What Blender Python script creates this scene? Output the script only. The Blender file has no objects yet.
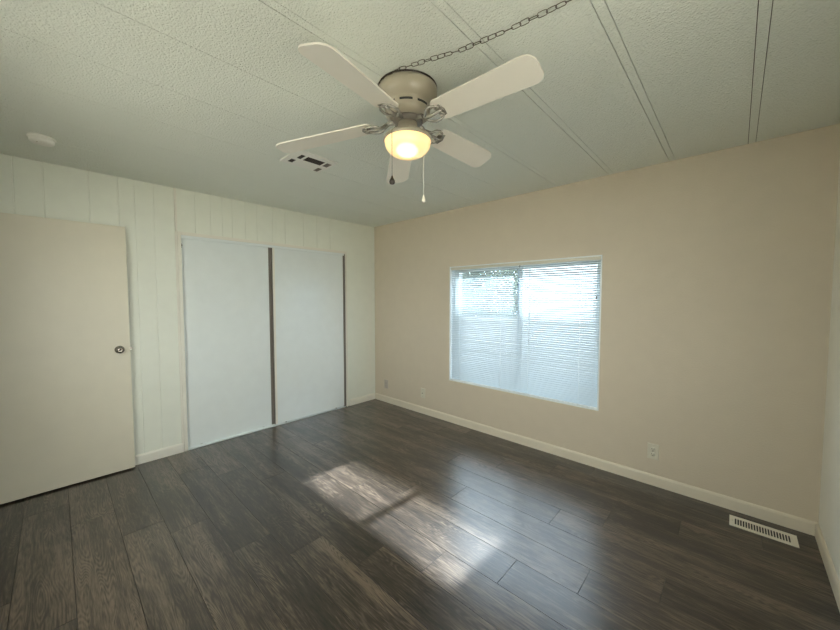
import bpy, bmesh, math, random
from mathutils import Vector, Matrix
random.seed(7)
D = bpy.data
SC = bpy.context.scene
COL = SC.collection
R = math.radians

# ------------------------------------------------------------------ camera
cam_d = D.cameras.new('camera')
cam = D.objects.new('camera', cam_d)
COL.objects.link(cam)
cam.location = (3.7644, -3.1003, 1.4377)
yaw, pitch = -0.7497, -0.0483
fwd = Vector((math.sin(yaw) * math.cos(pitch), math.cos(yaw) * math.cos(pitch), math.sin(pitch)))
cam.rotation_euler = fwd.to_track_quat('-Z', 'Y').to_euler()
cam_d.sensor_fit = 'HORIZONTAL'
cam_d.sensor_width = 36.0
cam_d.lens = 339.917 / 840 * 36.0
cam_d.clip_start = 0.02
SC.camera = cam

# ------------------------------------------------------------------ view, world, sun
SC.view_settings.view_transform = 'Standard'
SC.view_settings.look = 'None'
SC.view_settings.gamma = 1.0
SC.view_settings.use_curve_mapping = False
SC.view_settings.exposure = 0.0
SC.cycles.use_denoising = True
SC.cycles.max_bounces = 14
SC.cycles.diffuse_bounces = 8
SC.cycles.glossy_bounces = 4
SC.cycles.transparent_max_bounces = 24
SC.cycles.sample_clamp_indirect = 6.0
SC.cycles.caustics_reflective = False
SC.cycles.caustics_refractive = False

SKY_STRENGTH = 10.5
SUN_STRENGTH = 80.0
world = D.worlds.new('sky')
SC.world = world
world.use_nodes = True
wn = world.node_tree
wn.nodes.clear()
wo = wn.nodes.new('ShaderNodeOutputWorld')
wb = wn.nodes.new('ShaderNodeBackground')
wb.inputs[0].default_value = (1.0, 0.985, 0.93, 1)
wb.inputs[1].default_value = SKY_STRENGTH
wn.links.new(wb.outputs[0], wo.inputs[0])

sun_d = D.lights.new('sun', 'SUN')
sun_d.energy = SUN_STRENGTH
sun_d.angle = R(2.0)
sun_d.color = (1.0, 0.95, 0.86)
sun = D.objects.new('sun', sun_d)
COL.objects.link(sun)
sun.rotation_euler = Vector((-0.055, -1.0, -0.905)).to_track_quat('-Z', 'Y').to_euler()

# daylight portals just outside the windows: they only guide sky sampling
def portal(loc, rot, sx, sy):
    pl = D.lights.new('window_portal', 'AREA')
    pl.shape = 'RECTANGLE'
    pl.size = sx
    pl.size_y = sy
    pl.cycles.is_portal = True
    po = D.objects.new('window_portal', pl)
    COL.objects.link(po)
    po.location = loc
    po.rotation_euler = rot
portal((2.143, 0.16, 1.14), (R(-90), 0, 0), 1.7, 1.4)
portal((4.17 + 0.15, -2.65, 1.43), (0, R(90), 0), 1.4, 1.4)
portal((2.05, -3.5 - 0.13, 1.48), (R(90), 0, 0), 1.5, 1.4)

# ------------------------------------------------------------------ dimensions
H = 2.44
LX = 4.17
YB = -3.50
WX0, WX1, WZ0, WZ1 = 1.345, 2.94, 0.488, 1.80   # window opening
CY0, CY1, CZ = -2.288, -0.512, 2.018             # closet opening
SY0, SY1, SZ0, SZ1 = -3.30, -2.00, 0.80, 2.05    # added unseen window for fill, in the side wall beside the camera
FX0, FX1, FZ0, FZ1 = 1.35, 2.75, 0.80, 2.15      # added unseen window for fill, behind the camera, opposite the first

# ------------------------------------------------------------------ materials
def mat(name):
    m = D.materials.new(name)
    m.use_nodes = True
    nt = m.node_tree
    b = nt.nodes['Principled BSDF']
    return m, nt, b

def simple(name, col, rough=0.5, metal=0.0, spec=0.5, bump=None, coat=0.0):
    """colour with a slight procedural mottling, optional bump (scale, distance)"""
    m, nt, b = mat(name)
    tc = nt.nodes.new('ShaderNodeTexCoord')
    n = nt.nodes.new('ShaderNodeTexNoise')
    n.inputs['Scale'].default_value = 9.0
    n.inputs['Detail'].default_value = 4.0
    nt.links.new(tc.outputs['Object'], n.inputs['Vector'])
    r = nt.nodes.new('ShaderNodeMapRange')
    r.inputs['To Min'].default_value = 0.96
    r.inputs['To Max'].default_value = 1.04
    nt.links.new(n.outputs['Fac'], r.inputs['Value'])
    mx = nt.nodes.new('ShaderNodeVectorMath')
    mx.operation = 'SCALE'
    mx.inputs[0].default_value = col
    nt.links.new(r.outputs[0], mx.inputs['Scale'])
    nt.links.new(mx.outputs[0], b.inputs['Base Color'])
    b.inputs['Roughness'].default_value = rough
    b.inputs['Metallic'].default_value = metal
    b.inputs['Specular IOR Level'].default_value = spec
    b.inputs['Coat Weight'].default_value = coat
    if bump:
        n2 = nt.nodes.new('ShaderNodeTexNoise')
        n2.inputs['Scale'].default_value = bump[0]
        n2.inputs['Detail'].default_value = 2.5
        n2.inputs['Roughness'].default_value = 0.55
        nt.links.new(tc.outputs['Object'], n2.inputs['Vector'])
        bp = nt.nodes.new('ShaderNodeBump')
        bp.inputs['Strength'].default_value = 1.0
        bp.inputs['Distance'].default_value = bump[1]
        nt.links.new(n2.outputs['Fac'], bp.inputs['Height'])
        nt.links.new(bp.outputs[0], b.inputs['Normal'])
    return m

M_WALL = simple('wall_paint', (0.595, 0.525, 0.42), 0.6, bump=(110, 0.0018))
M_PANEL = simple('panel_paint', (0.77, 0.79, 0.715), 0.5, bump=(160, 0.0005))
M_SIDE = simple('side_wall_paint', (0.80, 0.78, 0.70), 0.6, bump=(120, 0.0009))
M_LATCH = simple('tarnished_latch', (0.10, 0.09, 0.08), 0.4, metal=0.5)
M_TRIM = simple('trim_paint', (0.76, 0.74, 0.67), 0.38)
M_BASE = simple('baseboard_paint', (0.68, 0.62, 0.51), 0.4)
M_DOOR = simple('door_paint', (0.70, 0.655, 0.54), 0.42, bump=(200, 0.0002))
M_CLOSET = simple('closet_door_paint', (0.77, 0.82, 0.83), 0.24, spec=0.9, bump=(60, 0.0003))
M_TRACK = simple('track_metal', (0.74, 0.79, 0.80), 0.35)
M_EDGE_SHADE = simple('edge_and_shade_brown', (0.17, 0.15, 0.13), 0.5)  # door edge brown, also used as painted shade in gaps
M_DARK = simple('dark_void', (0.02, 0.02, 0.02), 0.8)
M_WHITE = simple('white_plastic', (0.80, 0.79, 0.75), 0.35)
M_OUTLET = simple('outlet_ivory', (0.62, 0.59, 0.49), 0.35)
M_OUTLET2 = simple('outlet_grey', (0.46, 0.41, 0.37), 0.4)
M_FAN = simple('fan_enamel', (0.36, 0.32, 0.25), 0.35)
M_BLADE = simple('fan_blade_white', (0.80, 0.76, 0.69), 0.38)
M_BRACKET = simple('bracket_enamel', (0.42, 0.40, 0.36), 0.22, metal=0.5)
M_NICKEL = simple('nickel', (0.32, 0.29, 0.26), 0.25, metal=1.0)
M_BRONZE = simple('dark_bronze', (0.05, 0.04, 0.035), 0.35, metal=0.6)
M_CHAIN = simple('antique_brass_chain', (0.10, 0.085, 0.06), 0.4, metal=0.7)
M_REG = simple('register_enamel', (0.78, 0.74, 0.66), 0.35)
M_VINYL = simple('window_frame_white', (0.80, 0.84, 0.84), 0.35)
M_HALL = simple('hall_paint', (0.60, 0.57, 0.50), 0.7)
M_SUB = simple('subfloor', (0.035, 0.03, 0.026), 0.8)
M_SEAM = simple('seam_shadow_gap', (0.10, 0.09, 0.07), 0.9)
M_FENCE = simple('exterior_siding', (0.48, 0.495, 0.51), 0.7)
M_EXTRIM = simple('exterior_white_trim', (0.45, 0.47, 0.48), 0.6)
M_GROUND = simple('gravel_ground', (0.25, 0.24, 0.215), 0.9, bump=(40, 0.01))
M_BARK = simple('bark', (0.16, 0.12, 0.09), 0.9, bump=(30, 0.01))

def m_ceiling():
    m, nt, b = mat('ceiling_stipple')
    tc = nt.nodes.new('ShaderNodeTexCoord')
    b.inputs['Base Color'].default_value = (0.79, 0.82, 0.765, 1)
    b.inputs['Roughness'].default_value = 0.55
    b.inputs['Specular IOR Level'].default_value = 0.3
    n = nt.nodes.new('ShaderNodeTexNoise')
    n.inputs['Scale'].default_value = 95
    n.inputs['Detail'].default_value = 3
    n.inputs['Roughness'].default_value = 0.6
    n.inputs['Distortion'].default_value = 0.6
    v = nt.nodes.new('ShaderNodeTexVoronoi')
    v.inputs['Scale'].default_value = 110
    nt.links.new(tc.outputs['Object'], n.inputs['Vector'])
    nt.links.new(tc.outputs['Object'], v.inputs['Vector'])
    a = nt.nodes.new('ShaderNodeMath')
    a.operation = 'MULTIPLY_ADD'
    a.inputs[1].default_value = -0.35
    nt.links.new(v.outputs['Distance'], a.inputs[0])
    nt.links.new(n.outputs['Fac'], a.inputs[2])
    bp = nt.nodes.new('ShaderNodeBump')
    bp.inputs['Strength'].default_value = 1.0
    bp.inputs['Distance'].default_value = 0.0065
    nt.links.new(a.outputs[0], bp.inputs['Height'])
    nt.links.new(bp.outputs[0], b.inputs['Normal'])
    return m
M_CEIL = m_ceiling()

def m_floor():
    m, nt, b = mat('laminate_oak')
    N = nt.nodes.new
    L = nt.links.new
    tc = N('ShaderNodeTexCoord')
    at = N('ShaderNodeAttribute')
    at.attribute_name = 'plank'
    off = N('ShaderNodeVectorMath'); off.operation = 'MULTIPLY_ADD'
    off.inputs[1].default_value = (37.0, 23.0, 11.0)
    L(at.outputs['Color'], off.inputs[0]); L(tc.outputs['Object'], off.inputs[2])
    # large scale warping along the plank -> cathedral figure
    s1 = N('ShaderNodeVectorMath'); s1.operation = 'MULTIPLY'
    s1.inputs[1].default_value = (1.1, 10.0, 1)
    L(off.outputs[0], s1.inputs[0])
    n1 = N('ShaderNodeTexNoise'); n1.inputs['Scale'].default_value = 1.0
    n1.inputs['Detail'].default_value = 1.6
    n1.inputs['Roughness'].default_value = 0.45
    L(s1.outputs[0], n1.inputs['Vector'])
    k = N('ShaderNodeMath'); k.operation = 'MULTIPLY'; k.inputs[1].default_value = 260.0
    L(n1.outputs['Fac'], k.inputs[0])
    sn = N('ShaderNodeMath'); sn.operation = 'SINE'; L(k.outputs[0], sn.inputs[0])
    # fine fibre
    s2 = N('ShaderNodeVectorMath'); s2.operation = 'MULTIPLY'
    s2.inputs[1].default_value = (10, 130, 1)
    L(off.outputs[0], s2.inputs[0])
    n2 = N('ShaderNodeTexNoise'); n2.inputs['Scale'].default_value = 1.0
    n2.inputs['Detail'].default_value = 5.0
    n2.inputs['Roughness'].default_value = 0.65
    L(s2.outputs[0], n2.inputs['Vector'])
    # broad streaks
    s3 = N('ShaderNodeVectorMath'); s3.operation = 'MULTIPLY'
    s3.inputs[1].default_value = (1.1, 14, 1)
    L(off.outputs[0], s3.inputs[0])
    n3 = N('ShaderNodeTexNoise'); n3.inputs['Scale'].default_value = 1.0
    n3.inputs['Detail'].default_value = 3.0
    L(s3.outputs[0], n3.inputs['Vector'])
    # blotches / knots
    s4 = N('ShaderNodeVectorMath'); s4.operation = 'MULTIPLY'
    s4.inputs[1].default_value = (3.2, 6.5, 1)
    L(off.outputs[0], s4.inputs[0])
    n4 = N('ShaderNodeTexNoise'); n4.inputs['Scale'].default_value = 1.0
    n4.inputs['Detail'].default_value = 4.0
    L(s4.outputs[0], n4.inputs['Vector'])
    # value
    def mad(x, mul, add):
        q = N('ShaderNodeMath'); q.operation = 'MULTIPLY_ADD'
        L(x, q.inputs[0]); q.inputs[1].default_value = mul
        if isinstance(add, float): q.inputs[2].default_value = add
        else: L(add, q.inputs[2])
        return q.outputs[0]
    gm = N('ShaderNodeMapRange')   # figure fades in and out
    gm.inputs['From Min'].default_value = 0.42; gm.inputs['From Max'].default_value = 0.62
    gm.inputs['To Min'].default_value = 0.03; gm.inputs['To Max'].default_value = 0.13
    L(n4.outputs['Fac'], gm.inputs['Value'])
    fg = N('ShaderNodeMath'); fg.operation = 'MULTIPLY'
    L(sn.outputs[0], fg.inputs[0]); L(gm.outputs[0], fg.inputs[1])
    t = mad(n2.outputs['Fac'], 1.15, fg.outputs[0])
    t = mad(n3.outputs['Fac'], 0.85, t)
    t = mad(n4.outputs['Fac'], 0.45, t)
    sep = N('ShaderNodeSeparateColor'); L(at.outputs['Color'], sep.inputs[0])
    t = mad(sep.outputs[2], 0.17, t)
    t = mad(t, 1.15, -0.95)
    cr = N('ShaderNodeValToRGB')
    e = cr.color_ramp.elements
    e[0].position = 0.12; e[0].color = (0.005, 0.003, 0.002, 1)
    e[1].position = 0.92; e[1].color = (0.105, 0.076, 0.055, 1)
    x = cr.color_ramp.elements.new(0.48); x.color = (0.024, 0.016, 0.0105, 1)
    L(t, cr.inputs[0])
    L(cr.outputs[0], b.inputs['Base Color'])
    rr = N('ShaderNodeMapRange')
    rr.inputs['To Min'].default_value = 0.42; rr.inputs['To Max'].default_value = 0.32
    L(t, rr.inputs['Value']); L(rr.outputs[0], b.inputs['Roughness'])
    b.inputs['Specular IOR Level'].default_value = 0.2
    b.inputs['Coat Weight'].default_value = 1.0
    b.inputs['Coat IOR'].default_value = 1.62
    b.inputs['Coat Roughness'].default_value = 0.27
    bp = N('ShaderNodeBump'); bp.inputs['Strength'].default_value = 0.6
    bp.inputs['Distance'].default_value = 0.0008
    L(t, bp.inputs['Height']); L(bp.outputs[0], b.inputs['Normal'])
    return m
M_FLOOR = m_floor()

def m_globe():
    m, nt, b = mat('frosted_glass_lit')
    tc = nt.nodes.new('ShaderNodeTexCoord')
    d = nt.nodes.new('ShaderNodeVectorMath'); d.operation = 'DISTANCE'
    d.inputs[1].default_value = (0.03, -0.035, -0.315)   # where the bulb sits inside the bowl
    nt.links.new(tc.outputs['Object'], d.inputs[0])
    r = nt.nodes.new('ShaderNodeMapRange')
    r.inputs['From Min'].default_value = 0.012; r.inputs['From Max'].default_value = 0.058
    r.inputs['To Min'].default_value = 7.0; r.inputs['To Max'].default_value = 0.80
    nt.links.new(d.outputs['Value'], r.inputs['Value'])
    b.inputs['Base Color'].default_value = (0.75, 0.66, 0.45, 1)
    b.inputs['Roughness'].default_value = 0.25
    b.inputs['Emission Color'].default_value = (1.0, 0.70, 0.27, 1)
    nt.links.new(r.outputs[0], b.inputs['Emission Strength'])
    return m
M_GLOBE = m_globe()

def m_slat():
    m, nt, b = mat('blind_slat_vinyl')
    nt.nodes.remove(b)
    o = nt.nodes['Material Output']
    df = nt.nodes.new('ShaderNodeBsdfDiffuse'); df.inputs[0].default_value = (0.50, 0.54, 0.56, 1)
    tr = nt.nodes.new('ShaderNodeBsdfTranslucent'); tr.inputs[0].default_value = (0.50, 0.62, 0.68, 1)
    mx = nt.nodes.new('ShaderNodeMixShader'); mx.inputs[0].default_value = 0.2
    nt.links.new(df.outputs[0], mx.inputs[1]); nt.links.new(tr.outputs[0], mx.inputs[2])
    nt.links.new(mx.outputs[0], o.inputs[0])
    return m
M_SLAT = m_slat()

def m_glass(name, tint):
    m, nt, b = mat(name)
    nt.nodes.remove(b)
    o = nt.nodes['Material Output']
    t = nt.nodes.new('ShaderNodeBsdfTransparent'); t.inputs[0].default_value = tint
    g = nt.nodes.new('ShaderNodeBsdfGlossy'); g.inputs['Roughness'].default_value = 0.02
    mx = nt.nodes.new('ShaderNodeMixShader'); mx.inputs[0].default_value = 0.04
    nt.links.new(t.outputs[0], mx.inputs[1]); nt.links.new(g.outputs[0], mx.inputs[2])
    nt.links.new(mx.outputs[0], o.inputs[0])
    return m
M_GLASS = m_glass('window_glass', (0.93, 0.95, 0.94, 1))
M_GLASS_T = m_glass('tinted_window_glass', (0.78, 0.87, 0.96, 1))

def m_leaf():
    m, nt, b = mat('leaves')
    tc = nt.nodes.new('ShaderNodeTexCoord')
    n = nt.nodes.new('ShaderNodeTexNoise'); n.inputs['Scale'].default_value = 4
    nt.links.new(tc.outputs['Object'], n.inputs['Vector'])
    cr = nt.nodes.new('ShaderNodeValToRGB')
    cr.color_ramp.elements[0].position = 0.3; cr.color_ramp.elements[0].color = (0.10, 0.14, 0.11, 1)
    cr.color_ramp.elements[1].position = 0.7; cr.color_ramp.elements[1].color = (0.25, 0.32, 0.2, 1)
    nt.links.new(n.outputs['Fac'], cr.inputs[0]); nt.links.new(cr.outputs[0], b.inputs['Base Color'])
    b.inputs['Roughness'].default_value = 0.6
    return m
M_LEAF = m_leaf()

# ------------------------------------------------------------------ mesh helpers
def box(bm, x0, x1, y0, y1, z0, z1, mi=0):
    vs = [bm.verts.new((x, y, z)) for x in (x0, x1) for y in (y0, y1) for z in (z0, z1)]
    for q in ((0, 1, 3, 2), (4, 6, 7, 5), (0, 4, 5, 1), (2, 3, 7, 6), (0, 2, 6, 4), (1, 5, 7, 3)):
        f = bm.faces.new([vs[i] for i in q]); f.material_index = mi
    return vs

def prism(bm, prof, axis, a0, a1, mi=0):
    """extrude a closed 2-D profile along an axis"""
    def P(u, v, a):
        return {'x': (a, u, v), 'y': (u, a, v), 'z': (u, v, a)}[axis]
    A = [bm.verts.new(P(u, v, a0)) for u, v in prof]
    B = [bm.verts.new(P(u, v, a1)) for u, v in prof]
    n = len(prof)
    for i in range(n):
        f = bm.faces.new((A[i], A[(i + 1) % n], B[(i + 1) % n], B[i])); f.material_index = mi
    bm.faces.new(A).material_index = mi
    bm.faces.new(list(reversed(B))).material_index = mi

def tube(bm, pts, r, seg=8, closed=False, mi=0, rs=None):
    pts = [Vector(p) for p in pts]
    n = len(pts)
    rings = []
    up = Vector((0.0123, 0.031, 1)).normalized()
    prev = None
    for i, p in enumerate(pts):
        if closed:
            d = pts[(i + 1) % n] - pts[i - 1]
        else:
            d = pts[min(i + 1, n - 1)] - pts[max(i - 1, 0)]
        d.normalize()
        if prev is None:
            u = d.cross(up)
            if u.length < 0.05: u = d.cross(Vector((1, 0, 0)))
            u.normalize()
        else:
            u = prev - d * prev.dot(d)
            u.normalize()
        prev = u
        v = d.cross(u)
        rad = rs[i] if rs else r
        rings.append([bm.verts.new(p + (u * math.cos(2 * math.pi * k / seg) + v * math.sin(2 * math.pi * k / seg)) * rad) for k in range(seg)])
    m = n if closed else n - 1
    for i in range(m):
        a, b = rings[i], rings[(i + 1) % n]
        for k in range(seg):
            f = bm.faces.new((a[k], a[(k + 1) % seg], b[(k + 1) % seg], b[k])); f.material_index = mi; f.smooth = True
    if not closed:
        bm.faces.new(list(reversed(rings[0]))).material_index = mi
        bm.faces.new(rings[-1]).material_index = mi

def lathe(bm, prof, seg=48, c=(0, 0, 0), mi=0, axis='z', smooth=True):
    c = Vector(c)
    rings = []
    for r, z in prof:
        ring = []
        for k in range(seg if r > 1e-6 else 1):
            a = 2 * math.pi * k / seg
            x, y = r * math.cos(a), r * math.sin(a)
            v = Vector((x, y, z)) if axis == 'z' else (Vector((z, x, y)) if axis == 'x' else Vector((x, z, y)))
            ring.append(bm.verts.new(c + v))
        rings.append(ring)
    for a, b in zip(rings, rings[1:]):
        for k in range(seg):
            k2 = (k + 1) % seg
            if len(a) == 1 and len(b) == 1: continue
            if len(a) == 1: f = bm.faces.new((a[0], b[k2], b[k]))
            elif len(b) == 1: f = bm.faces.new((a[k], a[k2], b[0]))
            else: f = bm.faces.new((a[k], a[k2], b[k2], b[k]))
            f.material_index = mi; f.smooth = smooth

def obj(name, bm, mats, parent=None, loc=(0, 0, 0), bevel=0.0, fix=True):
    if fix:
        bmesh.ops.recalc_face_normals(bm, faces=bm.faces)
    me = D.meshes.new(name)
    bm.to_mesh(me); bm.free()
    for m in (mats if isinstance(mats, (list, tuple)) else [mats]):
        me.materials.append(m)
    o = D.objects.new(name, me)
    COL.objects.link(o)
    o.location = loc
    if parent: o.parent = parent
    if bevel:
        md = o.modifiers.new('bevel', 'BEVEL'); md.width = bevel; md.segments = 2; md.limit_method = 'ANGLE'
    return o

def struct(name, bm, mats, bevel=0.0, loc=(0, 0, 0)):
    o = obj(name, bm, mats, None, loc, bevel)
    o['kind'] = 'structure'
    return o

def thing(name, label, cat, loc=(0, 0, 0), rz=0.0, group=None):
    o = D.objects.new(name, None)
    COL.objects.link(o)
    o.location = loc; o.rotation_euler = (0, 0, rz)
    o.empty_display_size = 0.1
    o['label'] = label; o['category'] = cat
    if group: o['group'] = group
    return o

def tag(o, label, cat, group=None):
    o['label'] = label; o['category'] = cat
    if group: o['group'] = group

def NB(): return bmesh.new()

# ------------------------------------------------------------------ floor (planks run along x)
def build_floor():
    edges = [0.24, 0.035, -0.172, -0.380, -0.587, -0.795, -1.000, -1.208, -1.416, -1.628, -1.838,
             -2.042, -2.250, -2.460, -2.667, -2.873, -3.082, -3.292, -3.50, -3.71, -3.92, -4.13, -4.34, -4.55]
    joint = [1.1, 2.934, 2.675, 2.304, 3.190, 2.932, 2.299, 3.243, 2.925, 2.597, 2.308, 1.972, 1.72,
             1.275, 1.090, 0.735, 0.390, 0.05, 0.9, 0.3, 0.7, 0.1, 0.5]
    bm = NB()
    cl = bm.loops.layers.float_color.new('plank')
    g = 0.0013
    for i in range(len(edges) - 1):
        y1, y0 = edges[i], edges[i + 1]
        j = joint[i]
        while j > -0.3: j -= 1.245
        while j < LX + 0.2:
            x0, x1 = max(j, -0.3), min(j + 1.245, LX + 0.15)
            if x1 - x0 > 0.01:
                nf = len(bm.faces)
                # bevelled-edge plank: flat top and small chamfers going down into the joint
                a = [(x0, y0), (x1, y0), (x1, y1), (x0, y1)]
                b = [(x0 + g, y0 + g), (x1 - g, y0 + g), (x1 - g, y1 - g), (x0 + g, y1 - g)]
                lo = [bm.verts.new((p[0], p[1], -0.0032)) for p in a]
                hi = [bm.verts.new((p[0], p[1], 0.0)) for p in b]
                fs = [bm.faces.new(hi)]
                for k in range(4):
                    f = bm.faces.new((lo[k], lo[(k + 1) % 4], hi[(k + 1) % 4], hi[k]))
                    f.material_index = 1
                    fs.append(f)
                c = (random.random(), random.random(), random.random(), 1)
                for f in fs:
                    for lp in f.loops: lp[cl] = c
            j += 1.245
    box(bm, -0.3, LX + 0.15, -4.55, 0.24, -0.12, -0.0045, 1)
    o = struct('floor', bm, [M_FLOOR, M_SUB])
build_floor()

# ------------------------------------------------------------------ ceiling: stippled panels with flat batten strips over the seams
def build_ceiling():
    bm = NB()
    pairs = [0.115, 0.520, 0.925, 1.330, 1.735, 2.141, 2.555, 2.974, 3.370, 3.785]
    x = -0.3
    w = 0.036
    for i, p in enumerate(pairs):
        g = 0.0015 if p > 2.4 else (0.0008 if p > 2.0 else 0.00035)
        box(bm, x, p - g, YB - (1.0 if x < 1.0 else 0.12), 0.14, H, H + 0.02)
        box(bm, p + g, p + w - g, YB - (1.0 if x < 1.0 else 0.12), 0.14, H + 0.0008, H + 0.02)
        x = p + w + g
    box(bm, x, LX + 0.14, YB - 0.12, 0.14, H, H + 0.02)
    box(bm, -0.9, 1.10, YB - 1.0, 0.14, H + 0.021, H + 0.10, 1)
    box(bm, 1.10, LX + 0.14, YB - 0.12, 0.14, H + 0.021, H + 0.10, 1)
    struct('ceiling', bm, [M_CEIL, M_SEAM])
build_ceiling()

# ------------------------------------------------------------------ walls
bm = NB()   # window wall
T = 0.13
box(bm, -0.8, WX0, 0, T, -0.004, H)
box(bm, WX1, LX + 0.14, 0, T, -0.004, H)
box(bm, WX0, WX1, 0, T, -0.004, WZ0)
box(bm, WX0, WX1, 0, T, WZ1, H)
struct('wall_right', bm, M_WALL)

bm = NB()   # far side wall beside the camera
box(bm, LX, LX + 0.13, YB, SY0, -0.004, H)
box(bm, LX, LX + 0.13, SY1, 0, -0.004, H)
box(bm, LX, LX + 0.13, SY0, SY1, -0.004, SZ0)
box(bm, LX, LX + 0.13, SY0, SY1, SZ1, H)
struct('wall_side', bm, M_SIDE)

def panel_wall():
    """closet wall in random-width grooved panelling"""
    grooves = [-3.27, -3.126, -2.887, -2.713, -2.610, -2.481, -2.172, -2.043, -1.940, -1.850, -1.724, -1.607,
               -1.440, -1.298, -1.076, -0.899, -0.717]
    bm = NB()
    def strip(y0, y1, z0, z1):
        gs = sorted(g for g in grooves if y0 + 0.01 < g < y1 - 0.01)
        d, w = 0.0032, 0.0030
        prof = [(-0.06, y0), (0.0, y0)]
        for g in gs:
            prof += [(0.0, g - w), (-d, g - w * 0.4), (-d, g + w * 0.4), (0.0, g + w)]
        prof += [(0.0, y1), (-0.06, y1)]
        A = [bm.verts.new((u, v, z0)) for u, v in prof]
        B = [bm.verts.new((u, v, z1)) for u, v in prof]
        n = len(prof)
        for i in range(n):
            bm.faces.new((A[i], A[(i + 1) % n], B[(i + 1) % n], B[i]))
        bm.faces.new(A); bm.faces.new(list(reversed(B)))
    strip(YB, CY0 - 0.02, -0.004, H)
    strip(CY0 - 0.02, CY1 + 0.02, CZ + 0.02, H)
    strip(CY1 + 0.02, 0.0, -0.004, H)
    # closet interior behind the sliding doors
    box(bm, -0.70, -0.68, YB, 0.0, -0.004, H)
    box(bm, -0.70, -0.06, YB, CY0 - 0.04, -0.004, H)
    box(bm, -0.70, -0.06, CY1 + 0.02, 0.0, -0.004, H)
    box(bm, -0.70, 0.0, CY0 - 0.05, CY1 + 0.05, -0.1, -0.004)
    struct('wall_back', bm, M_PANEL)
panel_wall()

# wall behind the open door, with its doorway, and a bit of hall beyond
DX0, DX1 = 0.075, 0.885
bm = NB()
box(bm, -0.06, DX0, YB - 0.11, YB, -0.004, H)
box(bm, DX1, FX0, YB - 0.11, YB, -0.004, H)
box(bm, FX1, LX + 0.13, YB - 0.11, YB, -0.004, H)
box(bm, FX0, FX1, YB - 0.11, YB, -0.004, FZ0)
box(bm, FX0, FX1, YB - 0.11, YB, FZ1, H)
box(bm, DX0, DX1, YB - 0.11, YB, 2.05, H)
box(bm, -0.30, 1.10, YB - 1.0, YB - 0.98, -0.004, H)
box(bm, -0.30, -0.28, YB - 1.0, YB - 0.11, -0.004, H)
box(bm, 1.08, 1.10, YB - 1.0, YB - 0.11, -0.004, H)
box(bm, -0.30, -0.06, YB - 0.13, YB - 0.11, -0.004, H)
struct('wall_front', bm, M_HALL)

# ------------------------------------------------------------------ baseboards
def base_prof(s=1):
    h, t = 0.083, 0.013
    return [(0, 0.0), (s * t, 0.0), (s * t, h - 0.014), (s * (t - 0.003), h - 0.006), (s * (t - 0.008), h), (0, h)]
bm = NB(); prism(bm, base_prof(-1), 'x', 0.0, LX - 0.0); struct('baseboard_right', bm, M_BASE)
bm = NB(); prism(bm, base_prof(1), 'y', CY1 + 0.062, -0.0135)
prism(bm, base_prof(1), 'y', YB + 0.02, CY0 - 0.035); struct('baseboard_back', bm, M_TRIM)
bm = NB(); prism(bm, [(LX + u * -1, v) for u, v in base_prof(1)], 'y', YB + 0.001, -0.0135); struct('baseboard_side', bm, M_BASE)
bm = NB()
prism(bm, [(YB + u, v) for u, v in base_prof(1)], 'x', DX1 + 0.07, LX - 0.014); struct('baseboard_front', bm, M_BASE)

# ------------------------------------------------------------------ closet trim and sliding doors
bm = NB()
box(bm, -0.055, 0.012, CY0 - 0.030, CY0, 0.0, CZ + 0.034)       # left jamb
box(bm, -0.055, 0.012, CY1 + 0.016, CY1 + 0.034, 0.0, CZ + 0.034)       # right jamb
box(bm, -0.055, 0.0118, CY0 + 0.0002, CY1 + 0.0158, CZ + 0.004, CZ + 0.034)  # head
struct('trim_1', bm, M_TRIM, bevel=0.002)
bm = NB()   # narrow batten from closet corner to the ceiling, over the panel seam
box(bm, 0.0, 0.013, CY0 - 0.044, CY0 - 0.026, CZ + 0.0345, H - 0.0005)
box(bm, 0.0, 0.008, CY0 - 0.046, CY0 - 0.0305, 0.084, CZ + 0.034)
struct('trim_2', bm, M_TRIM, bevel=0.002)
bm = NB()   # overhead track fascia and floor track
box(bm, -0.010, 0.006, CY0, CY1 - 0.004, CZ - 0.022, CZ + 0.004)
box(bm, -0.058, -0.010, CY0, CY1 - 0.004, CZ - 0.004, CZ + 0.004)
for x0, x1, z1 in ((-0.056, 0.010, 0.003), (-0.056, -0.053, 0.010), (-0.032, -0.029, 0.014), (0.006, 0.010, 0.010)):
    box(bm, x0, x1, CY0, CY1 - 0.004, 0.0, z1)
struct('trim_3', bm, M_TRACK)

def sliding_door(name, y0, y1, x1, stile):
    bm = NB(); box(bm, x1 - 0.016, x1, y0, y1, 0.016, CZ - 0.008)
    d = struct(name, bm, M_CLOSET, bevel=0.0015)
    bm = NB()
    if stile:   # wrapped metal edge on the leading side
        box(bm, x1 - 0.019, x1 + 0.003, y0 - 0.004, y0 + 0.020, 0.015, CZ - 0.007)
        o = obj('edge_stile', bm, M_TRIM, d, bevel=0.001)
        bm = NB()
        box(bm, x1 - 0.020, x1 + 0.0015, y0 - 0.0075, y0 - 0.0042, 0.015, CZ - 0.007)
        o2 = obj('edge_and_gap_shade', bm, M_EDGE_SHADE, d)
    bm = NB()   # bottom roller guides
    for y in (y0 + 0.12, y1 - 0.12):
        lathe(bm, [(0, -0.003), (0.009, -0.003), (0.009, 0.003), (0, 0.003)], 16, (x1 - 0.008, y, 0.0125), axis='x')
    obj('bottom_roller', bm, M_NICKEL, d)
    return d
rear = sliding_door('door_2', CY0 + 0.003, -1.445, -0.034, False)
bm = NB(); box(bm, -0.053, -0.0325, -1.478, -1.446, 0.0165, CZ - 0.009)  # dark strip painted for the shaded gap and door edge between the doors
obj('edge_and_gap_shade', bm, M_EDGE_SHADE, rear)
sliding_door('door_3', -1.440, CY1 - 0.012, -0.009, True)
bm = NB()   # solid dark strip standing in for the shaded recess at the right jamb
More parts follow.
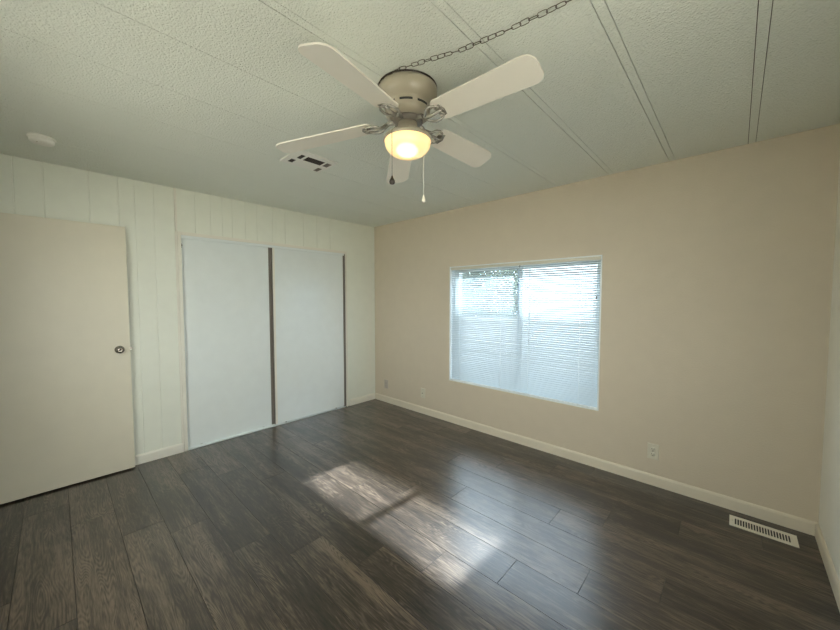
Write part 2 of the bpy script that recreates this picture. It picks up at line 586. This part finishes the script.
box(bm, -0.030, -0.002, CY1 - 0.010, CY1 + 0.016, 0.003, CZ - 0.004)
struct('jamb_recess_shade', bm, M_EDGE_SHADE)
bm = NB()   # small metal latch near the top of the left jamb
box(bm, -0.012, 0.004, CY0, CY0 + 0.004, 1.905, 1.945)
lathe(bm, [(0, 0), (0.006, 0), (0.006, 0.006), (0, 0.006)], 14, (-0.004, CY0 + 0.003, 1.930), axis='y')
o = obj('jamb_latch', bm, M_LATCH)
tag(o, 'small metal latch plate near the top of the closet\'s left jamb', 'latch')

# ------------------------------------------------------------------ open room door
HY = -3.462
bm = NB(); box(bm, 0.042, 0.077, HY, -2.684, 0.012, 2.024)
door = struct('door_1', bm, M_DOOR, bevel=0.0015)
bm = NB()
ky, kz = -2.752, 1.021
lathe(bm, [(0, 0), (0.031, 0), (0.031, 0.003), (0.026, 0.007), (0.014, 0.009), (0.011, 0.016), (0.012, 0.024),
           (0.021, 0.031), (0.026, 0.040), (0.0265, 0.048), (0.023, 0.056), (0.013, 0.060), (0.006, 0.0595), (0.005, 0.057), (0, 0.057)],
      40, (0.077, ky, kz), axis='x')
obj('door_knob', bm, M_NICKEL, door)
bm = NB()
lathe(bm, [(0, 0), (0.031, 0), (0.031, -0.003), (0.014, -0.006), (0.011, -0.012), (0.023, -0.020), (0.023, -0.030), (0, -0.034)],
      32, (0.042, ky, kz), axis='x')
obj('door_knob', bm, M_NICKEL, door)
bm = NB()
box(bm, 0.047, 0.072, -2.684, -2.6825, kz - 0.028, kz + 0.028)
prism(bm, [(-2.6825, kz - 0.010), (-2.672, kz - 0.010), (-2.672, kz + 0.010), (-2.6825, kz + 0.010)], 'x', 0.054, 0.066)
obj('latch_bolt', bm, M_NICKEL, door)
for z in (0.22, 1.02, 1.82):
    bm = NB()
    tube(bm, [(0.082, HY - 0.006, z - 0.045), (0.082, HY - 0.006, z + 0.045)], 0.006, 12)
    box(bm, 0.0772, 0.0785, HY - 0.004, HY + 0.030, z - 0.044, z + 0.044)
    obj('hinge', bm, M_NICKEL, door)
bm = NB()   # doorway casing
for x0, x1 in ((DX0 - 0.065, DX0), (DX1, DX1 + 0.06)):
    box(bm, x0, x1, YB, YB + 0.014, 0.0, 2.11)
box(bm, DX0, DX1, YB, YB + 0.014, 2.05, 2.11)
struct('trim_5', bm, M_TRIM, bevel=0.002)

# ------------------------------------------------------------------ window: frame, sliding sashes, glass
def frame_rect(bm, x0, x1, z0, z1, y0, y1, w):
    box(bm, x0, x0 + w, y0, y1, z0, z1)
    box(bm, x1 - w, x1, y0, y1, z0, z1)
    box(bm, x0 + w, x1 - w, y0, y1, z0, z0 + w)
    box(bm, x0 + w, x1 - w, y0, y1, z1 - w, z1)
bm = NB()
frame_rect(bm, WX0, WX1, WZ0, WZ1, 0.085, 0.130, 0.030)
win = struct('window_1', bm, M_VINYL, bevel=0.002)
bm = NB()   # reveal lining, its edge shows as a thin white border round the opening
frame_rect(bm, WX0, WX1, WZ0, WZ1, -0.004, 0.085, 0.011)
obj('window_lining', bm, M_VINYL, win, bevel=0.001)
XM = 2.165
for x0, x1, y0 in ((WX0 + 0.03, XM + 0.030, 0.088), (XM - 0.030, WX1 - 0.03, 0.107)):
    bm = NB(); frame_rect(bm, x0, x1, WZ0 + 0.03, WZ1 - 0.03, y0, y0 + 0.018, 0.036)
    s = obj('sash', bm, M_VINYL, win, bevel=0.0015)
    bm = NB(); box(bm, x0 + 0.03, x1 - 0.03, y0 + 0.007, y0 + 0.010, WZ0 + 0.06, WZ1 - 0.06)
    obj('glass_pane', bm, M_GLASS_T, s)

bm = NB()   # added window bringing in fill daylight, out of frame to the right
for y0, y1, z0, z1 in ((SY0, SY0 + 0.03, SZ0, SZ1), (SY1 - 0.03, SY1, SZ0, SZ1), (SY0 + 0.03, SY1 - 0.03, SZ0, SZ0 + 0.03), (SY0 + 0.03, SY1 - 0.03, SZ1 - 0.03, SZ1),
                       ((SY0 + SY1) / 2 - 0.02, (SY0 + SY1) / 2 + 0.02, SZ0 + 0.03, SZ1 - 0.03)):
    box(bm, LX + 0.085, LX + 0.13, y0, y1, z0, z1)
fill_win2 = struct('fill_window_2', bm, M_VINYL, bevel=0.002)
bm = NB()  # added window behind the camera, unseen, bringing in fill daylight
for x0, x1, z0, z1 in ((FX0, FX0 + 0.03, FZ0, FZ1), (FX1 - 0.03, FX1, FZ0, FZ1), (FX0 + 0.03, FX1 - 0.03, FZ0, FZ0 + 0.03), (FX0 + 0.03, FX1 - 0.03, FZ1 - 0.03, FZ1),
                       ((FX0 + FX1) / 2 - 0.02, (FX0 + FX1) / 2 + 0.02, FZ0 + 0.03, FZ1 - 0.03)):
    box(bm, x0, x1, YB - 0.11, YB - 0.07, z0, z1)
fill_win3 = struct('fill_window_3', bm, M_VINYL, bevel=0.002)
bm = NB(); box(bm, FX0 + 0.02, FX1 - 0.02, YB - 0.093, YB - 0.09, FZ0 + 0.02, FZ1 - 0.02)
obj('glass_pane', bm, M_GLASS, fill_win3)
bm = NB(); box(bm, LX + 0.10, LX + 0.103, SY0 + 0.02, SY1 - 0.02, SZ0 + 0.02, SZ1 - 0.02)
obj('glass_pane', bm, M_GLASS, fill_win2)

# ------------------------------------------------------------------ mini blind
BX0, BX1 = WX0 + 0.016, WX1 - 0.014
bl = thing('mini_blind', 'white horizontal mini blind hanging in the window, slats half open', 'blind', (2.143, 0.03, WZ0 + 0.011))
def rel(o): return (-2.143, -0.03, -(WZ0 + 0.011))
bm = NB(); box(bm, BX0 - 0.004, BX1 + 0.002, 0.006, 0.036, WZ1 - 0.037, WZ1 - 0.0115)
obj('head_rail', bm, M_OUTLET, bl, rel(0), bevel=0.0015)
TILT = R(38.5)
def slats():
    bm = NB()
    z = WZ1 - 0.050
    pitch = 0.0205
    zs = []
    while z > WZ0 + 0.030:
        zs.append(z); z -= pitch
    n = 4
    for z in zs:
        dz = random.uniform(-0.0005, 0.0005)
        tl = TILT + R(random.uniform(-1.2, 1.2))
        A, B = [], []
        for k in range(n + 1):
            u = (k / n - 0.5) * 0.025
            v = 0.0025 * (1 - (2 * k / n - 1) ** 2)
            y = u * math.cos(tl) - v * math.sin(tl)
            zz = u * math.sin(tl) + v * math.cos(tl)
            A.append(bm.verts.new((BX0, 0.021 + y, z + zz + dz)))
            B.append(bm.verts.new((BX1, 0.021 + y, z + zz + dz)))
        for k in range(n):
            f = bm.faces.new((A[k], A[k + 1], B[k + 1], B[k])); f.smooth = True
    return bm, zs[-1]
bm, zl = slats()
obj('slats', bm, M_SLAT, bl, rel(0), fix=False)
bm = NB(); box(bm, BX0, BX1, 0.010, 0.032, WZ0 + 0.0125, WZ0 + 0.0215)
obj('bottom_rail', bm, M_VINYL, bl, rel(0), bevel=0.002)
for x in (WX0 + 0.14, 2.0, 2.30, WX1 - 0.17):
    bm = NB()
    for y in (0.0085, 0.0335):
        tube(bm, [(x, y, WZ0 + 0.021), (x, y, WZ1 - 0.036)], 0.0007, 5)
    obj('ladder_cord', bm, M_WHITE, bl, rel(0))
bm = NB()
x = 2.905
tube(bm, [(x, 0.002, WZ1 - 0.040), (x - 0.002, -0.002, 1.62), (x - 0.004, -0.001, 1.455)], 0.001, 6)
obj('lift_cord', bm, M_WHITE, bl, rel(0))
bm = NB()
lathe(bm, [(0, 0.022), (0.003, 0.020), (0.006, 0.0), (0.005, -0.003), (0, -0.003)], 12, (x - 0.004, -0.001, 1.437))
obj('cord_tassel', bm, M_BRONZE, bl, rel(0))
bm = NB()
tube(bm, [(WX0 + 0.86, 0.003, WZ1 - 0.036), (WX0 + 0.86, 0.0, WZ1 - 0.060)], 0.003, 8)
obj('tilt_stem', bm, M_BRONZE, bl, rel(0))

# ------------------------------------------------------------------ outdoors
bm = NB(); box(bm, -30, 30, -30, 30, -0.82, -0.70)
struct('ground', bm, M_GROUND)

def siding(bm, x0, x1, y, z0, z1, step=0.17, depth=0.10):
    box(bm, x0, x1, y + 0.02, y + depth, z0, z1)
    z = z0
    while z < z1 - 0.001:
        z2 = min(z + step, z1)
        prism(bm, [(y + 0.02, z), (y, z), (y + 0.014, z2), (y + 0.02, z2)], 'x', x0, x1)
        z = z2
sh = thing('neighbouring_house', 'pale neighbouring house in lapped siding seen through the blind', 'building', (0, 3.0, -0.70))
def shr(o): o.location = (0, -3.0, 0.70)
bm = NB(); siding(bm, 0.95, 7.5, 2.9, -0.70, 3.90); o = obj('wall', bm, M_FENCE, sh); shr(o)
bm = NB(); box(bm, 0.85, 0.95, 2.86, 3.0, -0.70, 3.90); o = obj('corner_board', bm, M_EXTRIM, sh); shr(o)
fn = thing('garden_wall', 'long pale low wall in lapped siding left of the neighbouring house', 'wall', (-3, 2.95, -0.70))
bm = NB(); siding(bm, -9.0, 0.84, 2.95, -0.70, 0.98); o = obj('wall_panel', bm, M_FENCE, fn); o.location = (3, -2.95, 0.70)
bm = NB(); box(bm, -9.0, 0.84, 2.92, 3.09, 0.98, 1.06); o = obj('cap_rail', bm, M_EXTRIM, fn); o.location = (3, -2.95, 0.70)
bm = NB(); box(bm, -0.67, -0.57, 2.80, 2.90, -0.70, 3.30); o = obj('post', bm, M_EXTRIM, fn); o.location = (3, -2.95, 0.70)

def bush(name, label, cx, cy, rad, zc, hgt, n, seed):
    rnd = random.Random(seed)
    t = thing(name, label, 'bush', (cx, cy, -0.70))
    bm = NB()
    tube(bm, [(0, 0, 0), (0.05, 0.02, zc * 0.5), (0, 0, zc)], 0.06, 8, rs=[0.08, 0.06, 0.03])
    for k in range(7):
        a = k * 0.9
        tube(bm, [(0, 0, zc * 0.4), (math.cos(a) * rad * 0.4, math.sin(a) * rad * 0.4, zc * 0.9), (math.cos(a) * rad * 0.7, math.sin(a) * rad * 0.7, zc + hgt * 0.35)], 0.02, 6)
    obj('stem', bm, M_BARK, t)
    bm = NB()
    for k in range(n):
        a, b = rnd.uniform(0, 6.283), rnd.uniform(-1, 1)
        r = rnd.uniform(0.35, 1) ** 0.5
        q = math.sqrt(1 - b * b)
        p = Vector((math.cos(a) * q * r * rad, math.sin(a) * q * r * rad, zc + b * r * hgt))
        d = Vector((rnd.uniform(-1, 1), rnd.uniform(-1, 1), rnd.uniform(-1, 0.6))).normalized()
        s = d.cross(Vector((rnd.uniform(-1, 1), rnd.uniform(-1, 1), 1))).normalized()
        l = rnd.uniform(0.08, 0.15)
        v = [p, p + d * l * 0.5 + s * l * 0.25, p + d * l, p + d * l * 0.5 - s * l * 0.25]
        bm.faces.new([bm.verts.new(w) for w in v])
    obj('foliage', bm, M_LEAF, t, fix=False)
bush('leafy_bush', 'loose grey-green bush seen through the blind, nearest the neighbouring house', -0.35, 4.2, 1.15, 2.5, 1.75, 15000, 3)
bush('leafy_bush', 'grey-green bush behind the low wall at the window\'s far left edge', -2.9, 4.7, 1.2, 2.5, 1.75, 15000, 5)

# ------------------------------------------------------------------ ceiling fan
FX, FY = 2.579, -1.914
fan = thing('ceiling_fan', 'five-bladed white hugger ceiling fan with a lit frosted bowl light', 'ceiling fan', (FX, FY, H))
bm = NB()   # motor housing (drum, tapered shoulder, slotted band)
lathe(bm, [(0, -0.004), (0.134, -0.004), (0.1405, -0.010), (0.1415, -0.030), (0.1395, -0.048), (0.131, -0.064), (0.118, -0.076),
           (0.1075, -0.083), (0.1065, -0.086), (0.1065, -0.120), (0.103, -0.128), (0.090, -0.139), (0.074, -0.145), (0, -0.145)], 64)
o = obj('motor_housing', bm, M_FAN, fan)
bm = NB()   # dark disc standing in for the shadow gap against the ceiling
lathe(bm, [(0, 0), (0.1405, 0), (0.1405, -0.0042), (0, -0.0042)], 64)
obj('rim_gap_shade', bm, M_BRONZE, fan)
for k in range(8):   # cooling slots round the band
    bm = NB()
    a0 = R(-45 - 4 + k * 45) - R(16)
    n = 6
    for i in range(n):
        a, b = a0 + i * R(32) / n, a0 + (i + 1) * R(32) / n
        r0, r1 = 0.102, 0.1073
        vs = []
        for rr in (r0, r1):
            for aa in (a, b):
                for z in (-0.107, -0.097):
                    vs.append(bm.verts.new((rr * math.cos(aa), rr * math.sin(aa), z)))
        for q in ((0, 1, 3, 2), (4, 6, 7, 5), (0, 4, 5, 1), (2, 3, 7, 6), (0, 2, 6, 4), (1, 5, 7, 3)):
            bm.faces.new([vs[j] for j in q])
    obj('cooling_slot', bm, M_DARK, fan)
bm = NB()   # rotating flywheel
lathe(bm, [(0, -0.145), (0.070, -0.145), (0.072, -0.148), (0.072, -0.158), (0.066, -0.162), (0, -0.162)], 48)
obj('flywheel', bm, M_EDGE_SHADE, fan)
bm = NB()   # light fitter: neck flaring into a cap
lathe(bm, [(0, -0.160), (0.044, -0.162), (0.047, -0.180), (0.054, -0.192), (0.070, -0.205), (0.092, -0.216), (0.108, -0.226), (0.1155, -0.236), (0.1165, -0.244), (0.110, -0.246), (0, -0.243)], 56)
fit = obj('light_fitter', bm, M_FAN, fan)
bm = NB()   # frosted bowl
prof = [(0.107, -0.243), (0.1115, -0.249), (0.109, -0.257)]
for k in range(1, 13):
    t = k / 12 * math.pi / 2
    prof.append((0.109 * math.cos(t), -0.257 - 0.066 * math.sin(t)))
prof[-1] = (0.0, prof[-1][1])
lathe(bm, prof, 56)
obj('glass_bowl', bm, M_GLOBE, fan)
# blades: azimuth, tip radius, tip height as they hang
ZB = -0.166
for az, rt, zt, pt in ((-72.6, 0.660, -0.222, 12), (1.0, 0.650, -0.180, 12), (81.0, 0.562, -0.206, 17), (142.4, 0.555, -0.264, 12), (218.0, 0.650, -0.262, 7)):
    d = Vector((math.cos(R(az)), math.sin(R(az)), 0))
    t = Vector((-d.y, d.x, 0))
    r0 = 0.178
    zr = ZB + (zt - ZB) * 0.12
    ax = (d * (rt - r0) + Vector((0, 0, zt - zr))).normalized()
    ts = (t * math.cos(R(pt)) + Vector((0, 0, -math.sin(R(pt))))).normalized()
    up = ax.cross(ts).normalized()
    org = d * r0 + Vector((0, 0, zr))
    Lb = rt - r0
    w0, w1 = 0.061, 0.070
    out = []
    out.append((0.006, -w0 + 0.008)); out.append((0.0, -w0 + 0.018)); out.append((0.0, w0 - 0.018)); out.append((0.006, w0 - 0.008)); out.append((0.018, w0))
    cr = 0.045
    for k in range(9):
        a = k / 8 * math.pi / 2
        out.append((Lb - cr + cr * math.sin(a), w1 - cr + cr * math.cos(a)))
    for k in range(9):
        a = k / 8 * math.pi / 2
        out.append((Lb - cr + cr * math.cos(a), -w1 + cr - cr * math.sin(a)))
    out.append((0.018, -w0))
    bm = NB()
    A = [bm.verts.new(org + ax * u + ts * v + up * 0.003) for u, v in out]
    B = [bm.verts.new(org + ax * u + ts * v - up * 0.003) for u, v in out]
    n = len(out)
    bm.faces.new(A); bm.faces.new(list(reversed(B)))
    for i in range(n): bm.faces.new((A[i], B[i], B[(i + 1) % n], A[(i + 1) % n]))
    blade = obj('blade', bm, M_BLADE, fan)
    # cast blade iron: stem, scrolled yoke and plate under the blade root
    bm = NB()
    P = lambda u, v, h=0.0: org + ax * u + ts * v - up * h
    hub = d * 0.060 + Vector((0, 0, -0.154))
    stem = [hub, d * 0.088 + Vector((0, 0, -0.158)), d * 0.118 + Vector((0, 0, -0.176)), P(-0.030, 0, 0.012), P(-0.005, 0, 0.009), P(0.03, 0, 0.006)]
    tube(bm, stem, 0.008, 10, rs=[0.013, 0.011, 0.009, 0.008, 0.007, 0.005])
    for s in (-1, 1):
        tube(bm, [d * 0.100 + t * s * 0.006 + Vector((0, 0, -0.166)), P(-0.048, s * 0.020, 0.018), P(-0.030, s * 0.040, 0.013),
                  P(-0.006, s * 0.044, 0.008), P(0.014, s * 0.036, 0.006), P(0.026, s * 0.022, 0.006), P(0.018, s * 0.010, 0.006)],
             0.005, 8, rs=[0.007, 0.0065, 0.006, 0.006, 0.005, 0.005, 0.004])
        lathe(bm, [(0, -0.003), (0.0055, -0.003), (0.0055, 0.0), (0, 0)], 12, tuple(P(0.028, s * 0.026, 0.0065)))
    lathe(bm, [(0, -0.003), (0.0055, -0.003), (0.0055, 0.0), (0, 0)], 12, tuple(P(0.036, 0, 0.0065)))
    # thin plate
    pl_ = [(0.004, -0.020), (0.036, -0.034), (0.046, 0), (0.036, 0.034), (0.004, 0.020)]
    A = [bm.verts.new(P(u, v, 0.0032)) for u, v in pl_]
    B = [bm.verts.new(P(u, v, 0.0058)) for u, v in pl_]
    bm.faces.new(A); bm.faces.new(list(reversed(B)))
    for i in range(5): bm.faces.new((A[i], B[i], B[(i + 1) % 5], A[(i + 1) % 5]))
    obj('blade_bracket', bm, M_BRACKET, fan)
# pull chains
rv = Vector((math.cos(yaw), -math.sin(yaw), 0)); fv = Vector((math.sin(yaw), math.cos(yaw), 0))
def pull_chain(off, z0, z1, mfob, mch, long_fob):
    bm = NB()
    inner = off.normalized() * 0.050
    tube(bm, [inner + Vector((0, 0, -0.20)), off * 0.8 + Vector((0, 0, -0.215)), off * 0.97 + Vector((0, 0, -0.235)), off + Vector((0, 0, z0)), off + Vector((0, 0, z1))], 0.0012, 6)
    z = z0
    while z > z1:
        bmesh.ops.create_icosphere(bm, subdivisions=1, radius=0.0019, matrix=Matrix.Translation(off + Vector((0, 0, z))))
        z -= 0.0058
    c = obj('pull_chain', bm, mch, fan)
    bm = NB()
    if long_fob:
        pr = [(0, 0.004), (0.003, 0.003), (0.004, -0.004), (0.008, -0.020), (0.0095, -0.028), (0.007, -0.036), (0, -0.039)]
    else:
        pr = [(0, 0.004), (0.003, 0.002), (0.006, -0.008), (0.0125, -0.020), (0.0135, -0.027), (0.010, -0.035), (0, -0.038)]
    lathe(bm, pr, 20, tuple(off + Vector((0, 0, z1))))
    obj('chain_fob', bm, mfob, c)
pull_chain(rv * 0.078 + fv * 0.088, -0.24, -0.475, M_REG, M_WHITE, True)
pull_chain(rv * -0.068 + fv * -0.098, -0.24, -0.445, M_BRONZE, M_CHAIN, False)

# ------------------------------------------------------------------ swag chain from the fan to a hook further along the ceiling
def swag():
    bm = NB()
    key = [(-0.068, -0.124), (-0.050, -0.133), (-0.030, -0.139), (-0.010, -0.1425), (0.015, -0.143), (0.040, -0.140), (0.072, -0.131)]
    path = [Vector((FX + a, FY + b, H - 0.010)) for a, b in key]
    path[-1] += Vector((0.02, 0.0, 0.0))
    end = [(2.808, -2.010, -0.018), (2.934, -1.972, -0.022), (3.112, -1.938, -0.022), (3.251, -1.914, -0.018), (3.400, -1.890, -0.014), (3.56, -1.865, -0.014)]
    path += [Vector((a, b, H + c)) for a, b, c in end]
    # resample
    L = [0]
    for a, b in zip(path, path[1:]): L.append(L[-1] + (b - a).length)
    def at(s):
        for i in range(len(path) - 1):
            if s <= L[i + 1]:
                f = (s - L[i]) / (L[i + 1] - L[i])
                return path[i].lerp(path[i + 1], f), (path[i + 1] - path[i]).normalized()
        return path[-1], (path[-1] - path[-2]).normalized()
    s = 0.0
    k = 0
    while s < L[-1]:
        on_rim = s < L[6] - 0.02
        ll = 0.016 if on_rim else 0.034     # link length
        hw = 0.004 if on_rim else 0.0085
        wr = 0.0012 if on_rim else 0.0014
        p, d = at(s + ll / 2)
        side = d.cross(Vector((0, 0, 1))).normalized()
        upv = side.cross(d).normalized()
        tw = R((12, 78, -18, 30, 95, 5, -35)[k % 7])
        w = side * math.cos(tw) + upv * math.sin(tw)
        pts = []
        for i in range(16):
            a = 2 * math.pi * i / 16
            cx, sx = math.cos(a), math.sin(a)
            u = (ll / 2 - hw) * (1 if cx > 0.01 else (-1 if cx < -0.01 else 0)) + hw * cx
            pts.append(p + d * u + w * hw * sx)
        tube(bm, pts, wr, 6, closed=True)
        s += ll - 2.6 * wr
        k += 1
    o = obj('swag_chain', bm, M_CHAIN, fix=False)
    tag(o, 'dark metal link chain draped along the ceiling to the fan housing', 'chain')
    bm = NB()
    e = path[-1]
    lathe(bm, [(0, 0), (0.008, 0), (0.008, -0.003), (0.003, -0.004)], 14, (e.x, e.y, H))
    tube(bm, [(e.x, e.y, H), (e.x, e.y, H - 0.012), (e.x + 0.006, e.y, H - 0.020), (e.x, e.y, H - 0.026), (e.x - 0.006, e.y, H - 0.020)], 0.0018, 8)
    obj('ceiling_hook', bm, M_CHAIN, o)
swag()

# ------------------------------------------------------------------ ceiling air register (four-way)
VX0, VX1, VY0, VY1 = 1.315, 1.578, -1.957, -1.640
v = thing('ceiling_vent', 'white stamped-metal air vent with dark louvre openings on the ceiling', 'vent', ((VX0 + VX1) / 2, (VY0 + VY1) / 2, H))
def vr(o): o.location = (-(VX0 + VX1) / 2, -(VY0 + VY1) / 2, -H)
openings = [(1.352, 1.416, -1.917, -1.881), (1.452, 1.530, -1.900, -1.868), (1.449, 1.528, -1.850, -1.712), (1.452, 1.526, -1.698, -1.655), (1.325, 1.400, -1.698, -1.662)]
bm = NB()
xs = sorted({VX0 + 0.006, VX1 - 0.006} | {q for o_ in openings for q in o_[:2]})
ys = sorted({VY0 + 0.006, VY1 - 0.006} | {q for o_ in openings for q in o_[2:]})
def inside(x, y): return any(a < x < b and c < y < d for a, b, c, d in openings)
for a, b in zip(xs, xs[1:]):
    for c, d in zip(ys, ys[1:]):
        if not inside((a + b) / 2, (c + d) / 2):
            box(bm, a, b, c, d, H - 0.009, H - 0.006)
o = obj('face_plate', bm, M_WHITE, v); vr(o)
bm = NB()
for (x0, x1, y0, y1) in ((VX0, VX1, VY0, VY0 + 0.006), (VX0, VX1, VY1 - 0.006, VY1), (VX0, VX0 + 0.006, VY0, VY1), (VX1 - 0.006, VX1, VY0, VY1)):
    box(bm, x0, x1, y0, y1, H - 0.009, H)
o = obj('rim', bm, M_WHITE, v); vr(o)
bm = NB(); box(bm, VX0 + 0.008, VX1 - 0.008, VY0 + 0.008, VY1 - 0.008, H - 0.0014, H - 0.0004)
o = obj('backing', bm, M_DARK, v); vr(o)
for i, (x0, x1, y0, y1) in enumerate(openings):
    bm = NB()
    n = max(2, round((x1 - x0) / 0.012))
    for k in range(n):
        xx = x0 + (k + 0.5) * (x1 - x0) / n
        dark = i in (0, 1, 2)
        dx = -0.0035 if dark else -0.0055
        prism(bm, [(xx - 0.0006, H - 0.002), (xx + 0.0006, H - 0.002), (xx + dx + 0.0006, H - 0.009), (xx + dx - 0.0006, H - 0.009)], 'y', y0, y1)
    o = obj('louvre', bm, M_BRONZE if i < 3 else M_EDGE_SHADE, v); vr(o)  # louvres coloured dark to stand in for shade inside the openings

# ------------------------------------------------------------------ smoke detector
sd = thing('smoke_detector', 'small round white smoke detector on the ceiling at far left', 'smoke detector', (0.560, -3.120, H))
bm = NB(); lathe(bm, [(0, 0), (0.064, 0), (0.064, -0.008), (0.058, -0.012), (0, -0.012)], 40); obj('base', bm, M_WHITE, sd)
bm = NB(); lathe(bm, [(0.056, -0.012), (0.056, -0.026), (0.050, -0.034), (0.030, -0.038), (0, -0.039)], 40); c = obj('cover', bm, M_WHITE, sd)
bm = NB(); lathe(bm, [(0, 0), (0.004, 0), (0.004, -0.002), (0, -0.002)], 12, (0.026, -0.02, -0.0375)); obj('test_button', bm, M_OUTLET2, c)

# ------------------------------------------------------------------ wall outlets
def outlet(xc, zc, mplate, label, kind):
    t = thing('wall_outlet' if kind == 'duplex' else 'cable_jack', label, 'outlet', (xc, 0, zc))
    bm = NB()
    hx, hz = 0.0365 if kind != 'wide' else 0.046, 0.0600
    a = 0.003
    pr0 = [(-hx, -hz), (hx, -hz), (hx, hz), (-hx, hz)]
    A = [bm.verts.new((u, 0, w)) for u, w in pr0]
    B = [bm.verts.new((u, -0.003, w)) for u, w in pr0]
    C_ = [bm.verts.new((u - math.copysign(a, u), -0.0065, w - math.copysign(a, w))) for u, w in pr0]
    for X, Y in ((A, B), (B, C_)):
        for i in range(4): bm.faces.new((X[i], X[(i + 1) % 4], Y[(i + 1) % 4], Y[i]))
    bm.faces.new(C_); bm.faces.new(list(reversed(A)))
    obj('cover_plate', bm, mplate, t)
    if kind == 'duplex':
        for s in (-1, 1):
            bm = NB()
            lathe(bm, [(0, -0.0062), (0.0165, -0.0062), (0.0165, -0.0078), (0, -0.0078)], 28, (0, 0, s * 0.0195), axis='y')
            soc = obj('socket', bm, mplate, t)
            bm = NB()
            box(bm, -0.0085, -0.0060, -0.0083, -0.0076, s * 0.0195 - 0.001, s * 0.0195 + 0.0085)
            box(bm, 0.0060, 0.0085, -0.0083, -0.0076, s * 0.0195 + 0.000, s * 0.0195 + 0.0080)
            lathe(bm, [(0, -0.0076), (0.0026, -0.0076), (0.0026, -0.0083), (0, -0.0083)], 12, (0, 0, s * 0.0195 - 0.0085), axis='y')
            obj('slot', bm, M_DARK, soc)
        bm = NB(); lathe(bm, [(0, -0.0062), (0.0032, -0.0062), (0.0028, -0.0078), (0, -0.0078)], 12, axis='y'); obj('screw', bm, M_NICKEL, t)
    else:
        bm = NB(); tube(bm, [(0, -0.006, 0.0), (0, -0.016, 0.0)], 0.0045, 12); obj('connector', bm, M_BRONZE, t)
        for s in (-1, 1):
            bm = NB()
            lathe(bm, [(0, -0.0062), (0.0032, -0.0062), (0.0028, -0.0078), (0, -0.0078)], 12, (0, 0, s * 0.042), axis='y')
            obj('screw', bm, M_NICKEL, t)
    return t
outlet(3.331, 0.262, M_OUTLET, 'ivory duplex wall outlet right of the window, near the floor register', 'duplex')
outlet(0.238, 0.252, M_OUTLET2, 'grey-brown wall outlet low on the wall nearest the room corner', 'duplex')
outlet(0.931, 0.258, M_OUTLET, 'ivory wall plate with a connector, low between corner outlet and window', 'jack')

# ------------------------------------------------------------------ floor register
RX0, RX1, RY0, RY1 = 3.776, 4.076, -0.227, -0.092
fr = thing('floor_register', 'cream metal floor register with dark slots in the laminate floor', 'vent', ((RX0 + RX1) / 2, (RY0 + RY1) / 2, 0))
def rr_(o): o.location = (-(RX0 + RX1) / 2, -(RY0 + RY1) / 2, 0)
sx0, sx1, sy0, sy1 = RX0 + 0.026, RX1 - 0.026, RY0 + 0.028, RY1 - 0.028
ns = 20
bm = NB()
def rbox(x0, x1, y0, y1): box(bm, x0, x1, y0, y1, 0.0008, 0.0040)
rbox(RX0, sx0, RY0, RY1); rbox(sx1, RX1, RY0, RY1); rbox(sx0, sx1, RY0, sy0); rbox(sx0, sx1, sy1, RY1)
p_ = (sx1 - sx0) / ns
for k in range(ns):
    rbox(sx0 + k * p_ + p_ * 0.62, sx0 + (k + 1) * p_, sy0, sy1)
o = obj('grille_plate', bm, M_REG, fr); rr_(o)
bm = NB(); box(bm, RX0 + 0.002, RX1 - 0.002, RY0 + 0.002, RY1 - 0.002, 0.0001, 0.0007)
o = obj('backing', bm, M_DARK, fr); rr_(o)
bm = NB(); tube(bm, [(RX0 + 0.014, -0.16, 0.004), (RX0 + 0.014, -0.16, 0.010)], 0.003, 10)
o = obj('damper_lever', bm, M_REG, fr); rr_(o)
